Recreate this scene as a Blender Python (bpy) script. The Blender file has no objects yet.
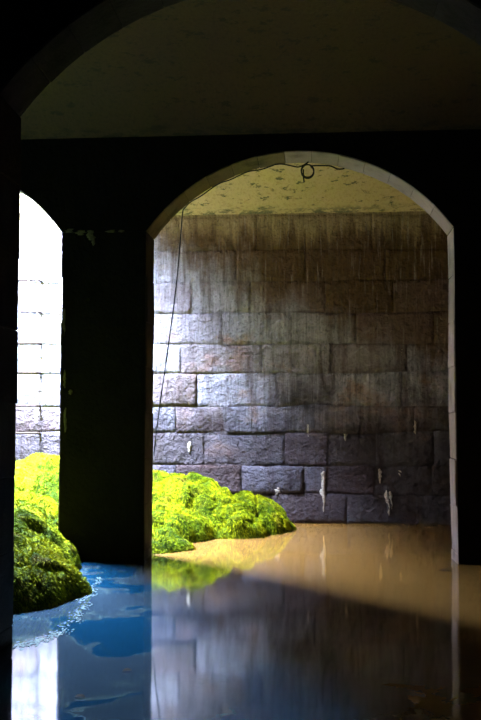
import bpy, bmesh, math, random
import numpy as np
from mathutils import Vector, Matrix

random.seed(7)
rng = np.random.default_rng(7)
S = bpy.context.scene
COL = S.collection
PI = math.pi

# ------------------------------------------------------------------ camera
cam = bpy.data.cameras.new('camera')
cam.sensor_fit = 'VERTICAL'; cam.sensor_height = 36.0; cam.lens = 50.0
cam.clip_start = 0.05; cam.clip_end = 200
camo = bpy.data.objects.new('camera', cam); COL.objects.link(camo)
camo.location = (0, 0, 1.32)
camo.rotation_euler = (math.radians(90 + 3.605), 0, math.radians(4.452))
S.camera = camo

# ------------------------------------------------------------------ sky (the only light: daylight falling through the roof opening)
world = bpy.data.worlds.new('sky'); S.world = world
world.use_nodes = True
bg = world.node_tree.nodes['Background']
bg.inputs['Color'].default_value = (0.58, 0.73, 1.0, 1)
bg.inputs['Strength'].default_value = 1950.0
HX0, HX1, HY0, HY1, ROOF = -4.95, -3.5, 10.06, 13.32, 5.85      # the roof opening and the top of the roof
FTOP, LTOP, FX = 4.68, 6.5, -4.15                                             # unseen far and side tops by the opening
por = bpy.data.lights.new('sky_portal', 'AREA')                   # portal: no light of its own, it only guides the sampling of the sky
por.shape = 'RECTANGLE'; por.size = HX1 - HX0 + 0.3; por.size_y = math.hypot(HY1 - HY0, ROOF - FTOP) + 0.2; por.energy = 1
por.cycles.is_portal = True
poro = bpy.data.objects.new('sky_portal', por); COL.objects.link(poro)
poro.location = ((HX0 + HX1) / 2, (HY0 + HY1) / 2, (ROOF + FTOP) / 2 + 0.05)
poro.rotation_euler.x = -math.atan2(ROOF - FTOP, HY1 - HY0)

vs = S.view_settings
S.display_settings.display_device = 'sRGB'
vs.view_transform = 'Standard'; vs.look = 'None'; vs.gamma = 1.0; vs.use_curve_mapping = False
vs.exposure = 0.0
S.cycles.use_denoising = True
S.cycles.max_bounces = 10; S.cycles.diffuse_bounces = 5; S.cycles.glossy_bounces = 4
S.cycles.sample_clamp_indirect = 20.0

# ------------------------------------------------------------------ material helpers
class NT:
    def __init__(s, name):
        s.m = bpy.data.materials.new(name); s.m.use_nodes = True
        s.t = s.m.node_tree; s.n = s.t.nodes; s.l = s.t.links
        s.b = s.n['Principled BSDF']
    def node(s, typ, **kw):
        n = s.n.new(typ)
        for k, v in kw.items():
            if k.startswith('i_'):
                key = k[2:]; key = int(key) if key.isdigit() else key.replace('_', ' ')
                s.put(v, n.inputs[key])
            else: setattr(n, k, v)
        return n
    def put(s, v, sock):
        if isinstance(v, bpy.types.NodeSocket): s.l.new(v, sock)
        else:
            if hasattr(sock.default_value, '__len__') and len(sock.default_value) == 4 and len(v) == 3: v = (*v, 1)
            sock.default_value = v
    def pos(s):
        if not hasattr(s, '_p'): s._p = s.node('ShaderNodeNewGeometry').outputs['Position']
        return s._p
    def mapped(s, scale=(1, 1, 1), loc=(0, 0, 0), src=None):
        n = s.node('ShaderNodeMapping'); s.l.new(src or s.pos(), n.inputs['Vector'])
        n.inputs['Scale'].default_value = scale; n.inputs['Location'].default_value = loc
        return n.outputs['Vector']
    def noise(s, scale, detail=4, rough=0.55, vec=None, dist=0.0):
        return s.node('ShaderNodeTexNoise', i_Vector=vec or s.pos(), i_Scale=scale, i_Detail=detail, i_Roughness=rough, i_Distortion=dist).outputs[0]
    def ramp(s, v, a, b, lo=0.0, hi=1.0):
        return s.node('ShaderNodeMapRange', i_Value=v, i_1=a, i_2=b, i_3=lo, i_4=hi, interpolation_type='SMOOTHSTEP').outputs[0]
    def mix(s, f, a, b):
        n = s.node('ShaderNodeMix', data_type='RGBA')
        s.put(f, n.inputs[0]); s.put(a, n.inputs[6]); s.put(b, n.inputs[7])
        return n.outputs[2]
    def math(s, op, a, b=0.0, clamp=False):
        n = s.node('ShaderNodeMath', operation=op, use_clamp=clamp); s.put(a, n.inputs[0]); s.put(b, n.inputs[1])
        return n.outputs[0]
    def z(s): return s.xyz()[2]
    def xyz(s):
        if not hasattr(s, '_x'): s._x = s.node('ShaderNodeSeparateXYZ', i_0=s.pos()).outputs
        return s._x
    def bump(s, h, strength, dist):
        n = s.node('ShaderNodeBump', i_Height=h, i_Strength=strength, i_Distance=dist)
        s.l.new(n.outputs[0], s.b.inputs['Normal']); return n
    def set(s, **kw):
        for k, v in kw.items(): s.put(v, s.b.inputs[k.replace('_', ' ')])

def far_wall_material():
    t = NT('damp_ashlar')
    rnd = t.node('ShaderNodeObjectInfo').outputs['Random']
    streak = t.noise(1.0, 5, 0.6, t.mapped((7, 3, 0.9)))
    fine = t.noise(30, 5, 0.65)
    blot = t.noise(1.7, 5, 0.6, t.mapped((1, 1, 1.3), (3, 0, 1)))
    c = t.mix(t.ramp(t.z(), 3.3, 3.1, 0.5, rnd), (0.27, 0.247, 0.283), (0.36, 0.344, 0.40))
    c = t.mix(t.ramp(streak, 0.42, 0.72), c, (0.16, 0.135, 0.145))
    c = t.mix(t.math('MULTIPLY', t.ramp(blot, 0.54, 0.72), 0.7), c, (0.25, 0.13, 0.08))             # rusty stains
    # brown streaked stain below the vault springing, sunk lower rightward to paint in shade, and a damp tide mark above the water
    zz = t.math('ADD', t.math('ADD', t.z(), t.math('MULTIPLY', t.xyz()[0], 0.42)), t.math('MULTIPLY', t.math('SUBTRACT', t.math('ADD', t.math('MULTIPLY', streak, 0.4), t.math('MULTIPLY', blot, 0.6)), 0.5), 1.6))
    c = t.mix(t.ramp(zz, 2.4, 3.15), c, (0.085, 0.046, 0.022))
    c = t.mix(t.ramp(t.math('ADD', t.z(), t.math('MULTIPLY', t.math('SUBTRACT', streak, 0.5), 0.9)), 3.7, 4.1), c, (0.30, 0.22, 0.12))
    wet = t.math('ADD', t.z(), t.math('MULTIPLY', t.math('SUBTRACT', blot, 0.5), 2.0))
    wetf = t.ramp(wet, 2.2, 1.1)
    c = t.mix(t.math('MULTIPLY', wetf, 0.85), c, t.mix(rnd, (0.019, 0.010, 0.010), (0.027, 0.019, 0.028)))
    drip = t.noise(1.0, 4, 0.65, t.mapped((34, 12, 2.2)))
    c = t.mix(t.math('MULTIPLY', t.ramp(drip, 0.46, 0.7), 0.4), c, (0.06, 0.045, 0.04))
    c = t.mix(t.math('MULTIPLY', t.ramp(drip, 0.46, 0.3), t.math('MULTIPLY', t.ramp(t.z(), 0.9, 1.6), 0.3)), c, (0.36, 0.33, 0.34))
    c = t.mix(t.math('MULTIPLY', t.ramp(fine, 0.48, 0.7), 0.45), c, (0.045, 0.034, 0.03))
    c = t.mix(t.math('MULTIPLY', t.ramp(t.z(), 3.3, 3.1), t.ramp(t.math('FRACT', t.math('MULTIPLY', rnd, 7.31)), 0.45, 1.0, 0.0, 0.55)), c, t.mix(wetf, (0.13, 0.085, 0.075), (0.034, 0.014, 0.009)))   # some blocks are of browner stone
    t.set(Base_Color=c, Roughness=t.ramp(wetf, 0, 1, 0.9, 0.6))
    t.b.inputs['Specular IOR Level'].default_value = 0.06
    h = t.math('ADD', t.noise(9, 6, 0.6), t.math('MULTIPLY', fine, 0.45))
    h = t.math('ADD', h, t.math('MULTIPLY', streak, 0.6))
    h = t.math('ADD', h, t.math('MULTIPLY', t.noise(14, 4, 0.6, None, 0.25), 0.6))
    t.bump(h, 1.0, 0.085)
    return t.m

def stone_material(name, a, b, dark, bump=0.6):
    t = NT(name)
    rnd = t.node('ShaderNodeObjectInfo').outputs['Random']
    n1 = t.noise(3.0, 6, 0.6); n2 = t.noise(24, 5, 0.6)
    streak = t.noise(1.0, 4, 0.6, t.mapped((6, 6, 0.7)))
    c = t.mix(rnd, a, b)
    c = t.mix(t.ramp(n1, 0.45, 0.75), c, dark)
    c = t.mix(t.math('MULTIPLY', t.ramp(streak, 0.5, 0.75), 0.6), c, dark)
    t.set(Base_Color=c, Roughness=0.9)
    t.b.inputs['Specular IOR Level'].default_value = 0.08
    t.bump(t.math('ADD', n2, n1), bump, 0.03)
    return t.m

VS_ = 4.10
def vault_material(name, a, b, spots, speck):
    t = NT(name)
    n1 = t.noise(2.0, 6, 0.65); n2 = t.noise(28, 5, 0.65); n3 = t.noise(9, 6, 0.72, t.mapped((0.6, 1, 1.6), (5, 2, 1)))
    c = t.mix(t.ramp(n1, 0.35, 0.7), a, b)
    c = t.mix(t.ramp(n3, 0.57, 0.63), c, spots)             # dark mould spots
    c = t.mix(t.math('MULTIPLY', t.ramp(t.z(), VS_ + .16, VS_ + .03), t.ramp(n3, 0.46, 0.56)), c, spots)        # mould along the springing
    c = t.mix(t.math('MULTIPLY', t.ramp(n2, 0.46, 0.70), 0.6), c, speck)
    t.set(Base_Color=c, Roughness=0.9)
    t.bump(t.math('ADD', n2, n1), 0.5, 0.02)
    return t.m

def water_material():
    t = NT('murky_water')
    x, y, z = t.xyz()
    n1 = t.noise(1.1, 6, 0.62, None, 0.6); n2 = t.noise(5.0, 6, 0.65, None, 0.4)
    # tan silt shoal lies under the far bay, milky water this side with blue skylight painted in
    edge = t.math('ADD', t.math('ADD', t.math('MULTIPLY', y, 0.6), t.math('MULTIPLY', x, 1.5)), t.math('MULTIPLY', t.math('SUBTRACT', n1, 0.5), 1.2))
    silt = t.ramp(edge, 2.8, 3.8)
    blue = t.mix(t.ramp(n1, 0.475, 0.515), (0.003, 0.030, 0.064), (0.023, 0.042, 0.062))
    scum = t.ramp(t.math('ABSOLUTE', t.math('SUBTRACT', t.math('ADD', n1, t.math('MULTIPLY', n2, 0.12)), 0.56)), 0.010, 0.002)
    blue = t.mix(t.math('MULTIPLY', scum, 0.6), blue, (0.09, 0.14, 0.13))
    tan = t.mix(t.ramp(n2, 0.35, 0.7), (0.205, 0.10, 0.024), (0.155, 0.076, 0.018))
    c = t.mix(silt, blue, tan)
    t.set(Base_Color=c, Roughness=0.06, IOR=1.36)
    rip = t.noise(3.0, 3, 0.5, t.mapped((1, 0.35, 1)))
    t.bump(rip, 0.03, 0.02)
    return t.m

def moss_material(name, hi, lo, brown):
    t = NT(name)
    n1 = t.noise(2.6, 5, 0.6); n2 = t.noise(22, 4, 0.6); n3 = t.noise(5.5, 4, 0.6, t.mapped((1, 1, 1), (4, 1, 2)))
    c = t.mix(t.ramp(n1, 0.38, 0.62), lo, hi)
    c = t.mix(t.math('MULTIPLY', t.ramp(n2, 0.42, 0.7), 0.6), c, lo)
    c = t.mix(t.math('MULTIPLY', t.ramp(n3, 0.56, 0.7), 0.7), c, brown)
    t.set(Base_Color=c, Roughness=0.95)
    t.b.inputs['Specular IOR Level'].default_value = 0.03
    t.bump(n2, 0.6, 0.03)
    return t.m

def plain(name, col, rough=0.6, metal=0.0, spot=None):
    t = NT(name)
    n = t.noise(40, 4, 0.6)
    t.b.inputs['Specular IOR Level'].default_value = 0.1
    t.set(Base_Color=t.mix(t.ramp(n, 0.35, 0.7), col, spot or tuple(v * 0.6 for v in col)), Roughness=rough, Metallic=metal)
    return t.m

M = {}
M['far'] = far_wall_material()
M['mortar'] = stone_material('old_mortar', (0.16, 0.14, 0.13), (0.16, 0.14, 0.13), (0.06, 0.05, 0.045))
M['stone'] = stone_material('arch_stone', (0.22, 0.18, 0.17), (0.26, 0.215, 0.205), (0.12, 0.095, 0.085))
M['stone_brown'] = stone_material('brown_arch_stone', (0.11, 0.085, 0.05), (0.14, 0.11, 0.065), (0.05, 0.038, 0.022))
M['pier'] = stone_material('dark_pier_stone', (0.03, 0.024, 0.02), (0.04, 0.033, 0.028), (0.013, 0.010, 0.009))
M['dark'] = stone_material('shade_dark_stone', (0.011, 0.0092, 0.008), (0.011, 0.0092, 0.008), (0.006, 0.005, 0.0042))  # near-black: the shade on unlit faces is put into the colour
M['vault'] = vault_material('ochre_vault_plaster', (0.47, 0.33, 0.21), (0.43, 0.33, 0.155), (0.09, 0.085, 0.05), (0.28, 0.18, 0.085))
M['vault_dark'] = vault_material('shaded_vault_plaster', (0.07, 0.042, 0.021), (0.066, 0.042, 0.017), (0.03, 0.024, 0.014), (0.042, 0.027, 0.015))  # darker copy for the near bays, their dimness put into the colour
M['water'] = water_material()
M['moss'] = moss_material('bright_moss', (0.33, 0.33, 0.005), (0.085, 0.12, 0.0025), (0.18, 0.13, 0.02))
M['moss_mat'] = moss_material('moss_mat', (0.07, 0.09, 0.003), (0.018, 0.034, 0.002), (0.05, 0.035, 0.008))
M['cable'] = plain('black_cable', (0.012, 0.012, 0.012), 0.5)
M['iron'] = plain('rusty_iron', (0.035, 0.022, 0.018), 0.8, 0.0, (0.015, 0.01, 0.008))
M['rope'] = plain('grey_rope', (0.30, 0.29, 0.28), 0.9)
M['lime'] = plain('lime_crust', (0.42, 0.37, 0.32), 0.6, 0, (0.22, 0.17, 0.13))
M['leaf'] = plain('dead_leaf', (0.02, 0.013, 0.007), 0.9)
M['soil'] = plain('dark_earth_fill', (0.03, 0.022, 0.015), 0.95)
M['scum'] = plain('pale_scum', (0.10, 0.15, 0.15), 0.9)
M['lichen'] = plain('pale_lichen', (0.16, 0.15, 0.08), 0.95)

# ------------------------------------------------------------------ object helpers
def link(name, me, mat, parent=None, smooth=False):
    if mat: me.materials.append(mat)
    if smooth:
        for p in me.polygons: p.use_smooth = True
    o = bpy.data.objects.new(name, me); COL.objects.link(o)
    if parent: o.parent = parent
    return o

def from_bm(name, bm, mat, parent=None, smooth=False):
    bmesh.ops.recalc_face_normals(bm, faces=bm.faces)
    me = bpy.data.meshes.new(name); bm.to_mesh(me); bm.free()
    return link(name, me, mat, parent, smooth)

def tag(o, label=None, cat=None, group=None, kind=None):
    if label: o['label'] = label
    if cat: o['category'] = cat
    if group: o['group'] = group
    if kind: o['kind'] = kind
    return o

def box(bm, x0, x1, y0, y1, z0, z1):
    v = [bm.verts.new(p) for p in ((x0, y0, z0), (x1, y0, z0), (x1, y1, z0), (x0, y1, z0), (x0, y0, z1), (x1, y0, z1), (x1, y1, z1), (x0, y1, z1))]
    for f in ((0, 3, 2, 1), (4, 5, 6, 7), (0, 1, 5, 4), (1, 2, 6, 5), (2, 3, 7, 6), (3, 0, 4, 7)): bm.faces.new([v[i] for i in f])
    return v

def prism(bm, poly, y0, y1):
    """polygon in x,z extruded along y"""
    a = [bm.verts.new((x, y0, z)) for x, z in poly]; b = [bm.verts.new((x, y1, z)) for x, z in poly]
    n = len(poly)
    bm.faces.new(a); bm.faces.new(b[::-1])
    for i in range(n): bm.faces.new((a[i], b[i], b[(i + 1) % n], a[(i + 1) % n]))

def tube(name, pts, r, mat, parent=None, res=6):
    cu = bpy.data.curves.new(name, 'CURVE'); cu.dimensions = '3D'
    sp = cu.splines.new('NURBS'); sp.points.add(len(pts) - 1)
    for p, q in zip(sp.points, pts): p.co = (*q, 1)
    sp.use_endpoint_u = True; sp.order_u = 3; sp.resolution_u = 6
    cu.bevel_depth = r; cu.bevel_resolution = 2; cu.use_fill_caps = True
    tmp = bpy.data.objects.new('tmp', cu); COL.objects.link(tmp)
    dg = bpy.context.evaluated_depsgraph_get()
    me = bpy.data.meshes.new_from_object(tmp.evaluated_get(dg)); me.name = name
    bpy.data.objects.remove(tmp); bpy.data.curves.remove(cu)
    me.materials.clear()
    return link(name, me, mat, parent, True)

# numpy value noise
_P = rng.random((64, 64))
def vnoise(x, y, f):
    x = np.asarray(x) * f; y = np.asarray(y) * f
    xi = np.floor(x).astype(int); yi = np.floor(y).astype(int); u = x - xi; v = y - yi
    u = u * u * (3 - 2 * u); v = v * v * (3 - 2 * v)
    g = lambda a, b: _P[a % 64, b % 64]
    return (g(xi, yi) * (1 - u) + g(xi + 1, yi) * u) * (1 - v) + (g(xi, yi + 1) * (1 - u) + g(xi + 1, yi + 1) * u) * v - 0.5

# ------------------------------------------------------------------ layout of the cistern
SPR, CROWN = 3.19, 3.955            # springing and crown of the arches above the water
HALF = 1.478; PITCH = 3.804; AX = -0.188
THICK = 0.43
WALLS = [(-1.5, 0.0), (2.2, -0.06), (5.6, -0.06), (9.6, 0.0)]   # front face y, sideways shift
FAR = 13.3
XL, XR = -6.0, 5.55
VS, VR = 4.10, 0.92                 # springing and rise of the barrel vaults
RISE = CROWN - SPR
def arch(half, spr, crown):
    rise = crown - spr; rad = (half ** 2 + rise ** 2) / (2 * rise)
    return rad, math.asin(half / rad)
RAD = (HALF ** 2 + RISE ** 2) / (2 * RISE)
ARC = math.asin(HALF / RAD)
RING = 0.30

# ------------------------------------------------------------------ water
bm = bmesh.new()
vv = [bm.verts.new(p) for p in ((XL - .1, -2.2, 0), (XR + .1, -2.2, 0), (XR + .1, FAR + .3, 0), (XL - .1, FAR + .3, 0))]
bm.faces.new(vv)
water = tag(from_bm('water', bm, M['water']), 'still murky water flooding the stone cistern, tan and blue', 'water', kind='structure')
bm = bmesh.new(); box(bm, XL - .4, XR + .4, -2.4, FAR + .5, -0.9, -0.7)
tag(from_bm('floor', bm, M['mortar']), 'stone floor under the murky water', 'floor', kind='structure')

# ------------------------------------------------------------------ far wall of separate ashlar blocks
bm = bmesh.new(); box(bm, XL - .4, HX0, FAR + 0.007, FAR + 0.6, -0.7, ROOF); box(bm, HX0, FX, FAR + 0.007, FAR + 0.6, -0.7, FTOP); box(bm, FX, XR + .4, FAR + 0.007, FAR + 0.6, -0.7, ROOF)  # low notch in the unseen top is shaped to let light forward
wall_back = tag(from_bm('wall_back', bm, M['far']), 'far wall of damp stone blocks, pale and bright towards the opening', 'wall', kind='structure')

def block(parent, x0, x1, z0, z1, rough=1.0, mat='far'):
    nx, nz = (6 if x1 - x0 > 0.6 else 4), 4
    proud = random.uniform(-0.003, 0.015) * rough
    tilt = random.uniform(-0.015, 0.015) * rough
    bm = bmesh.new(); g = []
    for j in range(nz):
        row = []
        for i in range(nx):
            u, v = i / (nx - 1), j / (nz - 1)
            bi, bj = i in (0, nx - 1), j in (0, nz - 1)
            # rows and columns next to the rim sit close to it, giving a worn, rounded arris
            uu = 0.05 if i == 1 else (0.95 if i == nx - 2 else u)
            vv_ = 0.12 if j == 1 else (0.88 if j == nz - 2 else v)
            x = x0 + uu * (x1 - x0); z = z0 + vv_ * (z1 - z0)
            y = FAR - proud - tilt * (u - 0.5)
            if bi or bj:
                y += 0.003 * rough
                x += random.uniform(-.004, .004) * rough if bi else 0
                z += random.uniform(-.008, .008) * rough if bj else 0
            else: y += random.uniform(-.018, .015) * rough
            z += 0.05 * ((1 - vv_) * float(vnoise(x, z0 * 7.3, 1.7)) + vv_ * float(vnoise(x, z1 * 7.3, 1.7)))     # wavering bed joints
            row.append(bm.verts.new((x, y, z)))
        g.append(row)
    for j in range(nz - 1):
        for i in range(nx - 1): bm.faces.new((g[j][i], g[j][i + 1], g[j + 1][i + 1], g[j + 1][i]))
    rim = g[0] + [g[j][-1] for j in range(1, nz)] + g[-1][-2::-1] + [g[j][0] for j in range(nz - 2, 0, -1)]
    back = [bm.verts.new((v.co.x, FAR + 0.12, v.co.z)) for v in rim]
    n = len(rim)
    for i in range(n): bm.faces.new((rim[i], back[i], back[(i + 1) % n], rim[(i + 1) % n]))
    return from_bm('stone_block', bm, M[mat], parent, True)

courses = [-0.42, 0.005, 0.39, 0.76, 1.19, 1.55, 1.985, 2.375, 2.79, 3.215, 3.64, 4.10, 4.45, 4.8]
fixed = {2: [-1.9, -1.02, -.2, .10, .73], 3: [-2.45, -1.52, -.45, .12, .75, 1.5], 4: [-2.6, -1.9, -1.22, -.88, -.05, .55, 1.25], 5: [-2.45, -1.62, -.54, .3, 1.1],
         7: [-2.2, -1.28, -.35, .5], 8: [-2.6, -1.7, -.9, 0.1, 1.0]}
for r in range(len(courses) - 1):
    z0, z1 = courses[r], courses[r + 1]
    if r in fixed:
        xs = list(fixed[r])
        while xs[0] > XL: xs.insert(0, xs[0] - random.uniform(0.65, 1.1))
        while xs[-1] < XR - .3: xs.append(xs[-1] + random.uniform(0.65, 1.1))
    else:
        xs = [XL - random.uniform(0.0, 0.6)]
        while xs[-1] < XR - .3: xs.append(xs[-1] + random.uniform(0.65, 1.15))
    if r >= 11: xs = [x for x in xs if x < -2.6]
    rough = 0.08 if r >= 9 else (1.25 if r < 6 else 0.9)
    gap = 0.0015 if r < 9 else 0.0003
    for a, b in zip(xs, xs[1:]):
        k, g = (0.3, 0.0004) if b < -2.9 else (1, gap)            # tight smooth joints where the iron steps are let in
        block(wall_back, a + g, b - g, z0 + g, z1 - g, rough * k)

# ------------------------------------------------------------------ side walls and the wall behind the camera
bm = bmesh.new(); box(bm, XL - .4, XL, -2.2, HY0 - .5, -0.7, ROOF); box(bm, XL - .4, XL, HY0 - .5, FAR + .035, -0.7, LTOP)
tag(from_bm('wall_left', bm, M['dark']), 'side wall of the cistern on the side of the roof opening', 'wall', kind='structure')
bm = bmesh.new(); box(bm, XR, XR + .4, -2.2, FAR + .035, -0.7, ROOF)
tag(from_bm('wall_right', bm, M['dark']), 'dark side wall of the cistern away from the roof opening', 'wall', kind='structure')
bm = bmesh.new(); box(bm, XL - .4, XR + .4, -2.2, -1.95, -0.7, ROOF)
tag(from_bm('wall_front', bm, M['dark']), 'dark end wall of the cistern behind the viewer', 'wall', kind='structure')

# ------------------------------------------------------------------ arch walls: piers of blocks, voussoir rings, spandrel masonry
def bevel_box_mesh(name, w, d, h, mat):
    bm = bmesh.new(); box(bm, -w / 2, w / 2, 0, d, 0, h)
    for v in bm.verts: v.co += Vector((random.uniform(-.006, .006), random.uniform(-.006, .006), random.uniform(-.004, .004)))
    bmesh.ops.bevel(bm, geom=list(bm.edges), offset=0.006, segments=1, affect='EDGES')
    bmesh.ops.recalc_face_normals(bm, faces=bm.faces)
    me = bpy.data.meshes.new(name); bm.to_mesh(me); bm.free(); me.materials.append(mat)
    return me

NV = 13
def arch_wall(name, y, sx, label, detailed, half=HALF, spr=SPR, crown=CROWN):
    rad, arc = arch(half, spr, crown)
    pw = PITCH - 2 * half
    bm = bmesh.new()
    cs = [AX + sx + k * PITCH for k in (-1, 0, 1)]
    y0, y1 = (y - 0.008 if detailed else y), y + THICK - 0.008       # dark skin over the unlit front face, its shade put into the colour
    cz = crown - rad
    ro = rad + (0.012 if detailed else 0.0)
    hp = PITCH / 2
    N = 24
    for c in cs:                                                # spandrel above each arch
        xs = [ro * math.sin(-arc + 2 * arc * i / N) for i in range(N + 1)]
        zs = [cz + math.sqrt(ro * ro - x * x) for x in xs]
        xs = [-hp] + xs + [hp]; zs = [spr] + zs + [spr]
        for a, b, za, zb in zip(xs, xs[1:], zs, zs[1:]):
            if b - a > 1e-5: prism(bm, [(c + a, za), (c + b, zb), (c + b, ROOF), (c + a, ROOF)], y0, y1)
    for x0, x1 in ((XL - .3, cs[0] - hp), (cs[-1] + hp, XR + .3)):
        if x1 > x0: box(bm, x0, x1, y0, y1, -0.7, ROOF)
    piers = [cs[0] - hp] + [c + hp for c in cs]
    for p in piers:
        ins = 0.012 if detailed else 0.0
        box(bm, p - pw / 2 + ins, p + pw / 2 - ins, y0, y1, -0.7, spr)
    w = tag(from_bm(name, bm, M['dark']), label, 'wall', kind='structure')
    if not detailed: return w
    nc = 8; ch = (spr + 0.35) / nc
    dark_set, pale_set = [[bevel_box_mesh('pier_block', pw, THICK, ch - 0.003, M[m]) for _ in range(6)] for m in ('pier', 'stone')]
    for q, p in enumerate(piers[1:3] if detailed == 1 else piers[1:4]):
        meshes = pale_set if detailed == 2 and q else dark_set  # dark copy paints shade on the left pier; lit right jamb stays pale
        for j in range(nc):
            o = bpy.data.objects.new('pier_block', random.choice(meshes)); COL.objects.link(o); o.parent = w
            o.location = (p + random.uniform(-.007, .007), y + random.uniform(-.004, .004), -0.35 + j * ch + 0.0015)
    vous = []
    for k in range(NV):
        bm = bmesh.new()
        a0 = -arc + 2 * arc * k / NV + 0.0008; a1 = -arc + 2 * arc * (k + 1) / NV - 0.0008
        dr = random.uniform(-.003, .003)
        poly = [(r * math.sin(a), r * math.cos(a)) for r, aa in ((rad + dr, (a0, (a0 + a1) / 2, a1)), (rad + RING, (a1, (a0 + a1) / 2, a0))) for a in aa]
        prism(bm, poly, random.uniform(-.003, .003), THICK + random.uniform(-.003, .003))
        bmesh.ops.recalc_face_normals(bm, faces=bm.faces)
        bmesh.ops.bevel(bm, geom=[e for e in bm.edges if e.calc_face_angle(0) > 0.6], offset=0.004, segments=1, affect='EDGES')
        bmesh.ops.recalc_face_normals(bm, faces=bm.faces)
        me = bpy.data.meshes.new('arch_stone'); bm.to_mesh(me); bm.free(); me.materials.append(M[('stone' if k > 5 else 'stone_brown') if detailed == 2 else 'pier']); vous.append(me)
    for c in cs[:2]:
        for me in vous:
            o = bpy.data.objects.new('arch_stone', me); COL.objects.link(o); o.parent = w
            o.location = (c, y, cz)
    return w

wall_middle = arch_wall('wall_middle', WALLS[3][0], WALLS[3][1], 'arched stone wall with a pillar, the bright far wall seen through its arch', 2)
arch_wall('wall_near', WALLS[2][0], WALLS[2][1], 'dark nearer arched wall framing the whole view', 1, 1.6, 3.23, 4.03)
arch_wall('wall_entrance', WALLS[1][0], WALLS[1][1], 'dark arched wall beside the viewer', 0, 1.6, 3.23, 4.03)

# ------------------------------------------------------------------ barrel vaults
def vault(name, ya, yb, label, hole=False, mat='vault_dark'):
    N = 22
    prof = []
    span = yb - ya; R = ((span / 2) ** 2 + VR ** 2) / (2 * VR); A = math.asin(span / 2 / R)
    for i in range(N + 1):
        t = -A + 2 * A * i / N
        prof.append(((ya + yb) / 2 + R * math.sin(t), VS - (R - VR) + R * math.cos(t)))
    bm = bmesh.new()
    def seg(x0, x1, pr, jit=False, top=ROOF):
        poly = pr + [(pr[-1][0], top), (pr[0][0], top)]
        a = [bm.verts.new((x0, y, z)) for y, z in poly]
        b = [bm.verts.new((x1 + (random.uniform(-.03, .03) if jit else 0), y, z)) for y, z in poly]
        n = len(poly)
        bm.faces.new(a); bm.faces.new(b)
        for i in range(n): bm.faces.new((a[i], a[(i + 1) % n], b[(i + 1) % n], b[i]))
    if not hole: seg(XL, XR, prof)
    else:
        seg(XR, HX1, prof, True)
        zc = np.interp(HY0, [p[0] for p in prof], [p[1] for p in prof])
        seg(XL, HX0, prof, top=LTOP)  # roof raised out of view here to cut the light
        seg(HX0, HX1 - .035, [p for p in prof if p[0] < HY0] + [(HY0, float(zc))])
    o = tag(from_bm(name, bm, M[mat]), label, 'ceiling', kind='structure')
    o.data.materials.append(M['soil'])                          # broken edge of the opening: earth and rubble fill above the vault
    for p in o.data.polygons:
        if abs(p.normal.x) > 0.9 or (p.center.z > VS + VR + .1): p.material_index = 1
        if hole and abs(p.center.y - HY0) < .01 and abs(p.normal.y) > 0.9: p.material_index = 1
    return o

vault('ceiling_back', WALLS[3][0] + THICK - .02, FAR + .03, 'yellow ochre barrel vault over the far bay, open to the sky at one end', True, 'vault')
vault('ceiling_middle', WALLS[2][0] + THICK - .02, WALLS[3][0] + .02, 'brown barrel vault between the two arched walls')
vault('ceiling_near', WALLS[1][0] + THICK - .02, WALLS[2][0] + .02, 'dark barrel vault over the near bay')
vault('ceiling_entrance', -1.97, WALLS[1][0] + .02, 'dark barrel vault above the viewer')

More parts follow.
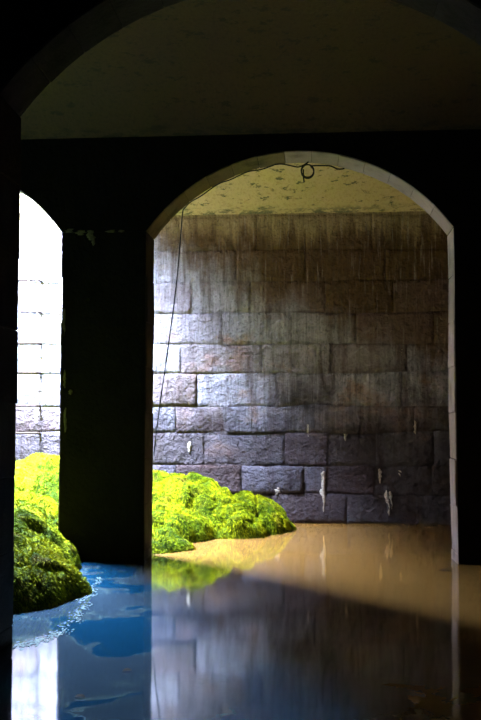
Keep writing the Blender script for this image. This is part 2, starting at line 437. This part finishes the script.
# ------------------------------------------------------------------ moss mounds
def mound(name, lumps, bounds, step, nblades, label, n_amp, group, blade=(0.014, 0.034), skip=None):
    x0, x1, y0, y1 = bounds
    xs = np.arange(x0, x1 + 1e-6, step); ys = np.arange(y0, y1 + 1e-6, step)
    X, Y = np.meshgrid(xs, ys)
    def H(X, Y):
        wx = X + 0.22 * vnoise(X + 9, Y, 2.3); wy = Y + 0.22 * vnoise(X, Y + 5, 2.3)
        h = np.full_like(X, -0.3)
        for cx, cy, rx, ry, hh in lumps:
            d = ((wx - cx) / rx) ** 2 + ((wy - cy) / ry) ** 2
            q = np.where(d < 1, (hh + .12) * np.sqrt(np.clip(1 - d, 0, 1)) - .12, -0.12 - 0.25 * np.clip(d - 1, 0, 1))
            h = np.maximum(h, q)
        b = vnoise(X, Y, 4.5)
        h = h + n_amp * (2 * np.abs(b) - 0.25) + n_amp * 0.9 * vnoise(X + 3, Y + 7, 2.1) + 0.35 * n_amp * vnoise(X, Y, 13)
        cre = np.clip(1 - np.abs(vnoise(X + 1.7, Y * 1.3 + 4, 2.7)) / 0.075, 0, 1)      # fissures between the cushions
        cre = np.maximum(cre, 0.65 * np.clip(1 - np.abs(vnoise(X * 1.2 + 8, Y + 2, 5.3)) / 0.09, 0, 1))
        h = np.where(h > -.05, h - 0.13 * cre * np.clip(h / .15, 0, 1), h)
        return h
    Z = H(X, Y)
    ny, nx = X.shape
    keep = Z > -0.14
    idx = -np.ones(X.shape, int)
    faces = []
    fm = keep[:-1, :-1] | keep[1:, :-1] | keep[:-1, 1:] | keep[1:, 1:]
    if skip:                                                    # the pillar stands here
        sk = (X > skip[0]) & (X < skip[1]) & (Y > skip[2]) & (Y < skip[3]); fm &= ~(sk[:-1, :-1] | sk[1:, 1:] | sk[1:, :-1] | sk[:-1, 1:])
    verts = []
    jj, ii = np.nonzero(fm)
    for j, i in zip(jj, ii):
        f = []
        for a, b in ((j, i), (j, i + 1), (j + 1, i + 1), (j + 1, i)):
            if idx[a, b] < 0: idx[a, b] = len(verts); verts.append((X[a, b], Y[a, b], max(Z[a, b], -0.3)))
            f.append(int(idx[a, b]))
        faces.append(f)
    me = bpy.data.meshes.new(name); me.from_pydata(verts, [], faces); me.update()
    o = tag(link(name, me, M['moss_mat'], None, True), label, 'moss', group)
    # blades: pointed kites that droop down the slope
    px = rng.uniform(max(x0, -4.7), x1, nblades * 3); py = rng.uniform(y0, y1, nblades * 3)
    h = H(px, py); ok = h > -0.01
    if skip: ok &= ~((px > skip[0]) & (px < skip[1]) & (py > skip[2]) & (py < skip[3]))
    px, py, h = px[ok][:nblades], py[ok][:nblades], h[ok][:nblades]
    e = 0.03
    gx = (H(px + e, py) - H(px - e, py)) / (2 * e); gy = (H(px, py + e) - H(px, py - e)) / (2 * e)
    nrm = np.stack([-gx, -gy, np.ones_like(gx)], 1); nrm /= np.linalg.norm(nrm, axis=1)[:, None]
    down = np.stack([-gx, -gy, -(gx ** 2 + gy ** 2)], 1)
    dl = np.linalg.norm(down, axis=1)[:, None]; down = np.where(dl > 1e-4, down / np.maximum(dl, 1e-4), 0) * np.clip(dl, 0, 1)
    rd = rng.normal(size=(len(px), 3))
    d = nrm * 0.75 + down * 0.8 + rd * 0.45; d /= np.linalg.norm(d, axis=1)[:, None]
    s = np.cross(d, rng.normal(size=d.shape)); s /= np.linalg.norm(s, axis=1)[:, None]
    L = rng.uniform(*blade, len(px))[:, None]; W = L * 0.13
    P = np.stack([px, py, h - 0.008], 1)
    tip = P + d * L + down * L * 0.35 - np.array([0, 0, 1]) * L * 0.15; midp = P + d * L * 0.5
    V = np.stack([P, midp + s * W, tip, midp - s * W], 1).reshape(-1, 3)
    n = len(px)
    me = bpy.data.meshes.new('moss_blades')
    me.vertices.add(4 * n); me.vertices.foreach_set('co', V.ravel())
    me.loops.add(4 * n); me.loops.foreach_set('vertex_index', np.arange(4 * n))
    me.polygons.add(n); me.polygons.foreach_set('loop_start', np.arange(n) * 4); me.polygons.foreach_set('loop_total', np.full(n, 4))
    me.update(calc_edges=True)
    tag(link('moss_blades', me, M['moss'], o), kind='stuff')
    return o

G = 'moss mounds under the roof opening'
mound('moss_mound', [(-4.6, 12.2, 1.9, 1.6, .90), (-3.6, 12.5, 1.3, 1.2, .84), (-3.4, 11.2, 1.1, 1.3, .72), (-2.3, 12.4, 1.1, 1.0, .69), (-1.62, 12.2, .75, .8, .62),
                     (-.86, 12.5, .62, .62, .38), (-1.8, 11.55, .6, .65, .42), (-1.15, 11.9, .5, .5, .34), (-2.6, 11.0, .8, .9, .5)],
      (-5.97, -0.2, 10.2, 13.25), 0.035, 260000, 'broad bright green moss mound against the far wall, seen through the arches', 0.11, G)
mound('moss_mound', [(-3.7, 9.7, 1.3, 1.5, .66), (-3.1, 9.3, .85, 1.3, .62), (-3.3, 8.2, 1.3, 1.3, .62), (-2.86, 8.7, .7, 1.1, .56), (-2.42, 7.6, .6, .8, .36), (-3.2, 7.6, 1.0, .9, .46)],
      (-5.4, -1.5, 6.5, 10.35), 0.035, 170000, 'moss-covered hump in front of the pillar with a shaded front edge at the blue water', 0.06, G, (0.014, 0.032), (-2.53, -1.6, 9.56, 10.06))
mound('moss_mound', [(-1.95, 10.45, .62, .42, .2)],
      (-2.8, -1.0, 10.05, 11.1), 0.03, 12000, 'small low moss lobe at the water behind the foot of the pillar', 0.05, G)

# ------------------------------------------------------------------ cable hanging from the arch
CZ = CROWN - RAD
def arcp(x, y, off=0.012):
    dx = x - AX
    return (x, y, CZ + math.sqrt((RAD - off) ** 2 - dx * dx))
YB = WALLS[3][0] + THICK
pts = [arcp(AX + .10, YB - .1), (AX + .02, YB - .1, CROWN - .075), (AX - .06, YB - .08, CROWN - .05), (AX - .2, YB - .07, CROWN - .015)]
pts += [arcp(AX - .2 - k * .1, YB - .05, 0.012 + .01 * (k % 3)) for k in range(1, 10)]
pts += [arcp(-1.355, YB - .03, .02), (-1.376, YB + .01, 3.49), (-1.39, YB + .01, 3.3), (-1.43, YB + .01, 2.75), (-1.53, YB + .01, 2.0), (-1.61, YB + .01, 1.45), (-1.66, YB + .015, 1.0)]
cable = tag(tube('hanging_cable', pts, 0.0065, M['cable']), 'thin black cable clipped along the arch and hanging down beside the pillar', 'cable')
coil = [(AX + .09 + .065 * math.cos(t), YB - .1 + .004 * i, CROWN - .1 + .07 * math.sin(t)) for i, t in enumerate(np.linspace(.5 * PI, 4.4 * PI, 22))]
coil += [(AX + .25, YB - .08, CROWN - .05), (AX + .33, YB - .08, CROWN - .055), (AX + .40, YB - .08, CROWN - .10), (AX + .46, YB - .08, CROWN - .085)]
tube('loop', coil, 0.0075, M['cable'], cable)
tube('tail', [(AX + .05, YB - .1, CROWN - .09), (AX + .045, YB - .1, CROWN - .16), (AX + .055, YB - .1, CROWN - .22)], 0.007, M['cable'], cable)

# ------------------------------------------------------------------ step irons in the far wall and a rope beside them
zs = [3.245, 2.815, 2.39, 1.995, 1.55, 1.185]
names = ['topmost', 'second from top', 'third from top', 'fourth from top', 'fifth from top', 'lowest']
for z, nm in zip(zs, names):
    xr, xl, d = -3.755, -4.12, 0.16
    tag(tube('step_iron', [(xl, FAR + .08, z), (xl, FAR - d + .03, z), (xl, FAR - d, z), (xl + .03, FAR - d, z), (xr - .03, FAR - d, z), (xr, FAR - d, z), (xr, FAR - d + .03, z), (xr, FAR + .08, z)],
             0.016, M['iron']), 'rusty iron step in the bright wall above the moss, %s of six' % nm, 'step', 'step irons in the bright wall')
tag(tube('rope', [(-3.84, FAR - .3, 5.4), (-3.83, FAR - .28, 4.4), (-3.84, FAR - .22, 3.4), (-3.9, FAR - .2, 3.1), (-4.02, FAR - .2, 2.75), (-4.1, FAR - .2, 2.45), (-4.12, FAR - .19, 2.3)], 0.011, M['rope']),
    'grey rope hanging in front of the bright wall beside the iron steps', 'rope')

# ------------------------------------------------------------------ lime crusts on the far wall
def lime(x, z, w, h, depth, seed, FAR=FAR, name='lime_crust', mat='lime', parent=None, label='whitish lime crust on the dark stone'):
    r = random.Random(seed); bm = bmesh.new(); rows = []
    n = 9
    for j in range(n):
        t = j / (n - 1); zz = z + h / 2 - t * h
        ww = w * 1.5 * (0.4 + 0.6 * math.sin(PI * min(1, t * .9 + .12))) * r.uniform(.7, 1.2); cx = x + r.uniform(-.14, .14) * w
        rows.append([bm.verts.new((cx + ww * (u - .5), FAR + .03 - (depth + .03) * math.sin(PI * u) * r.uniform(.7, 1.2) * (1 if 0 < j < n - 1 else .3), zz)) for u in (0, .25, .5, .75, 1)])
    for a, b in zip(rows, rows[1:]):
        for i in range(4): bm.faces.new((a[i], a[i + 1], b[i + 1], b[i]))
    o = from_bm(name, bm, M[mat], parent or wall_back, True)
    o['label'] = label
for i, a in enumerate([(0.06, .62, .07, .14, .05), (0.06, .36, .085, .5, .035), (0.885, .36, .06, .2, .03), (0.935, .37, .055, .14, .03), (.91, .20, .05, .36, .025), (.95, .27, .03, .2, .02), (1.06, .62, .07, .2, .02), (.80, .62, .05, .22, .02),
                       (.35, 1.18, .06, .22, .02), (-.14, 1.22, .04, .2, .02), (1.26, 1.24, .05, .26, .02), (-.55, .42, .1, .12, .03), (-1.72, 1.0, .06, .16, .02), (1.1, 1.95 + .3, .03, .1, .015)]):
    lime(*a, 40 + i)
yp = WALLS[3][0] - .012
for i, a in enumerate([(-2.44, 3.21, .10, .05, .01), (-2.33, 3.19, .12, .06, .012), (-2.23, 3.16, .09, .12, .012), (-2.20, 3.11, .05, .12, .01), (-2.03, 3.2, .11, .035, .01), (-1.92, 3.2, .08, .03, .008),
                       (-2.47, 1.75, .035, .22, .01), (-2.46, 1.35, .04, .3, .01), (-2.41, 1.62, .05, .06, .01), (-2.48, 2.3, .03, .35, .008)]):
    lime(*a, 90 + i, yp, 'lichen_crust', 'lichen', wall_middle, 'pale lichen crust on the dark pillar')

# ------------------------------------------------------------------ dead leaves on the water
def leaf(x, y, L, rot, label):
    bm = bmesh.new(); n = 7; c = math.cos(rot); s = math.sin(rot); a = []; b = []
    for i in range(n):
        t = i / (n - 1); w = L * .22 * math.sin(PI * t) ** .8
        for lst, sg in ((a, 1), (b, -1)):
            u, v = L * (t - .5), sg * w
            lst.append(bm.verts.new((x + u * c - v * s, y + u * s + v * c, .004 + .012 * (w / (L * .22)) * (1 if sg > 0 else .3))))
    for i in range(n - 1): bm.faces.new((a[i], a[i + 1], b[i + 1], b[i]))
    bmesh.ops.remove_doubles(bm, verts=bm.verts, dist=1e-5)
    tag(from_bm('floating_leaf', bm, M['leaf'], None, True), label, 'leaf', 'dead leaves on the water')
leaf(1.12, 9.15, .13, .2, 'dark dead leaf floating on the tan water near the right pillar')
leaf(-1.02, 5.35, .06, .5, 'tiny dead leaf floating on the blue water under the pillar reflection, upper one')
leaf(-1.15, 4.83, .06, -.2, 'tiny dead leaf floating on the blue water under the pillar reflection, lower one')

# ------------------------------------------------------------------ line of pale scum drifting off the moss
path = np.array([(-1.88, 8.5), (-1.76, 7.63), (-1.66, 6.85), (-1.62, 6.3), (-1.69, 6.06), (-1.78, 5.9)])
bm = bmesh.new(); r = random.Random(5)
for i in range(420):
    u = r.random() * (len(path) - 1); k = int(u); f = u - k
    p = path[k] * (1 - f) + path[k + 1] * f
    x, y = p[0] + r.gauss(0, .022) + .03 * math.sin(u * 9), p[1] + r.gauss(0, .05)
    sz = r.uniform(.003, .010); n = r.randint(4, 6); a0 = r.random() * 6
    bm.faces.new([bm.verts.new((x + sz * r.uniform(.6, 1.3) * math.cos(a0 + 2 * PI * j / n), y + 2.2 * sz * r.uniform(.6, 1.3) * math.sin(a0 + 2 * PI * j / n), .002 + .0015 * r.random())) for j in range(n)])
tag(from_bm('scum_flakes', bm, M['scum']), 'pale flakes of scum drifting on the blue water beside the moss', 'scum', kind='stuff')
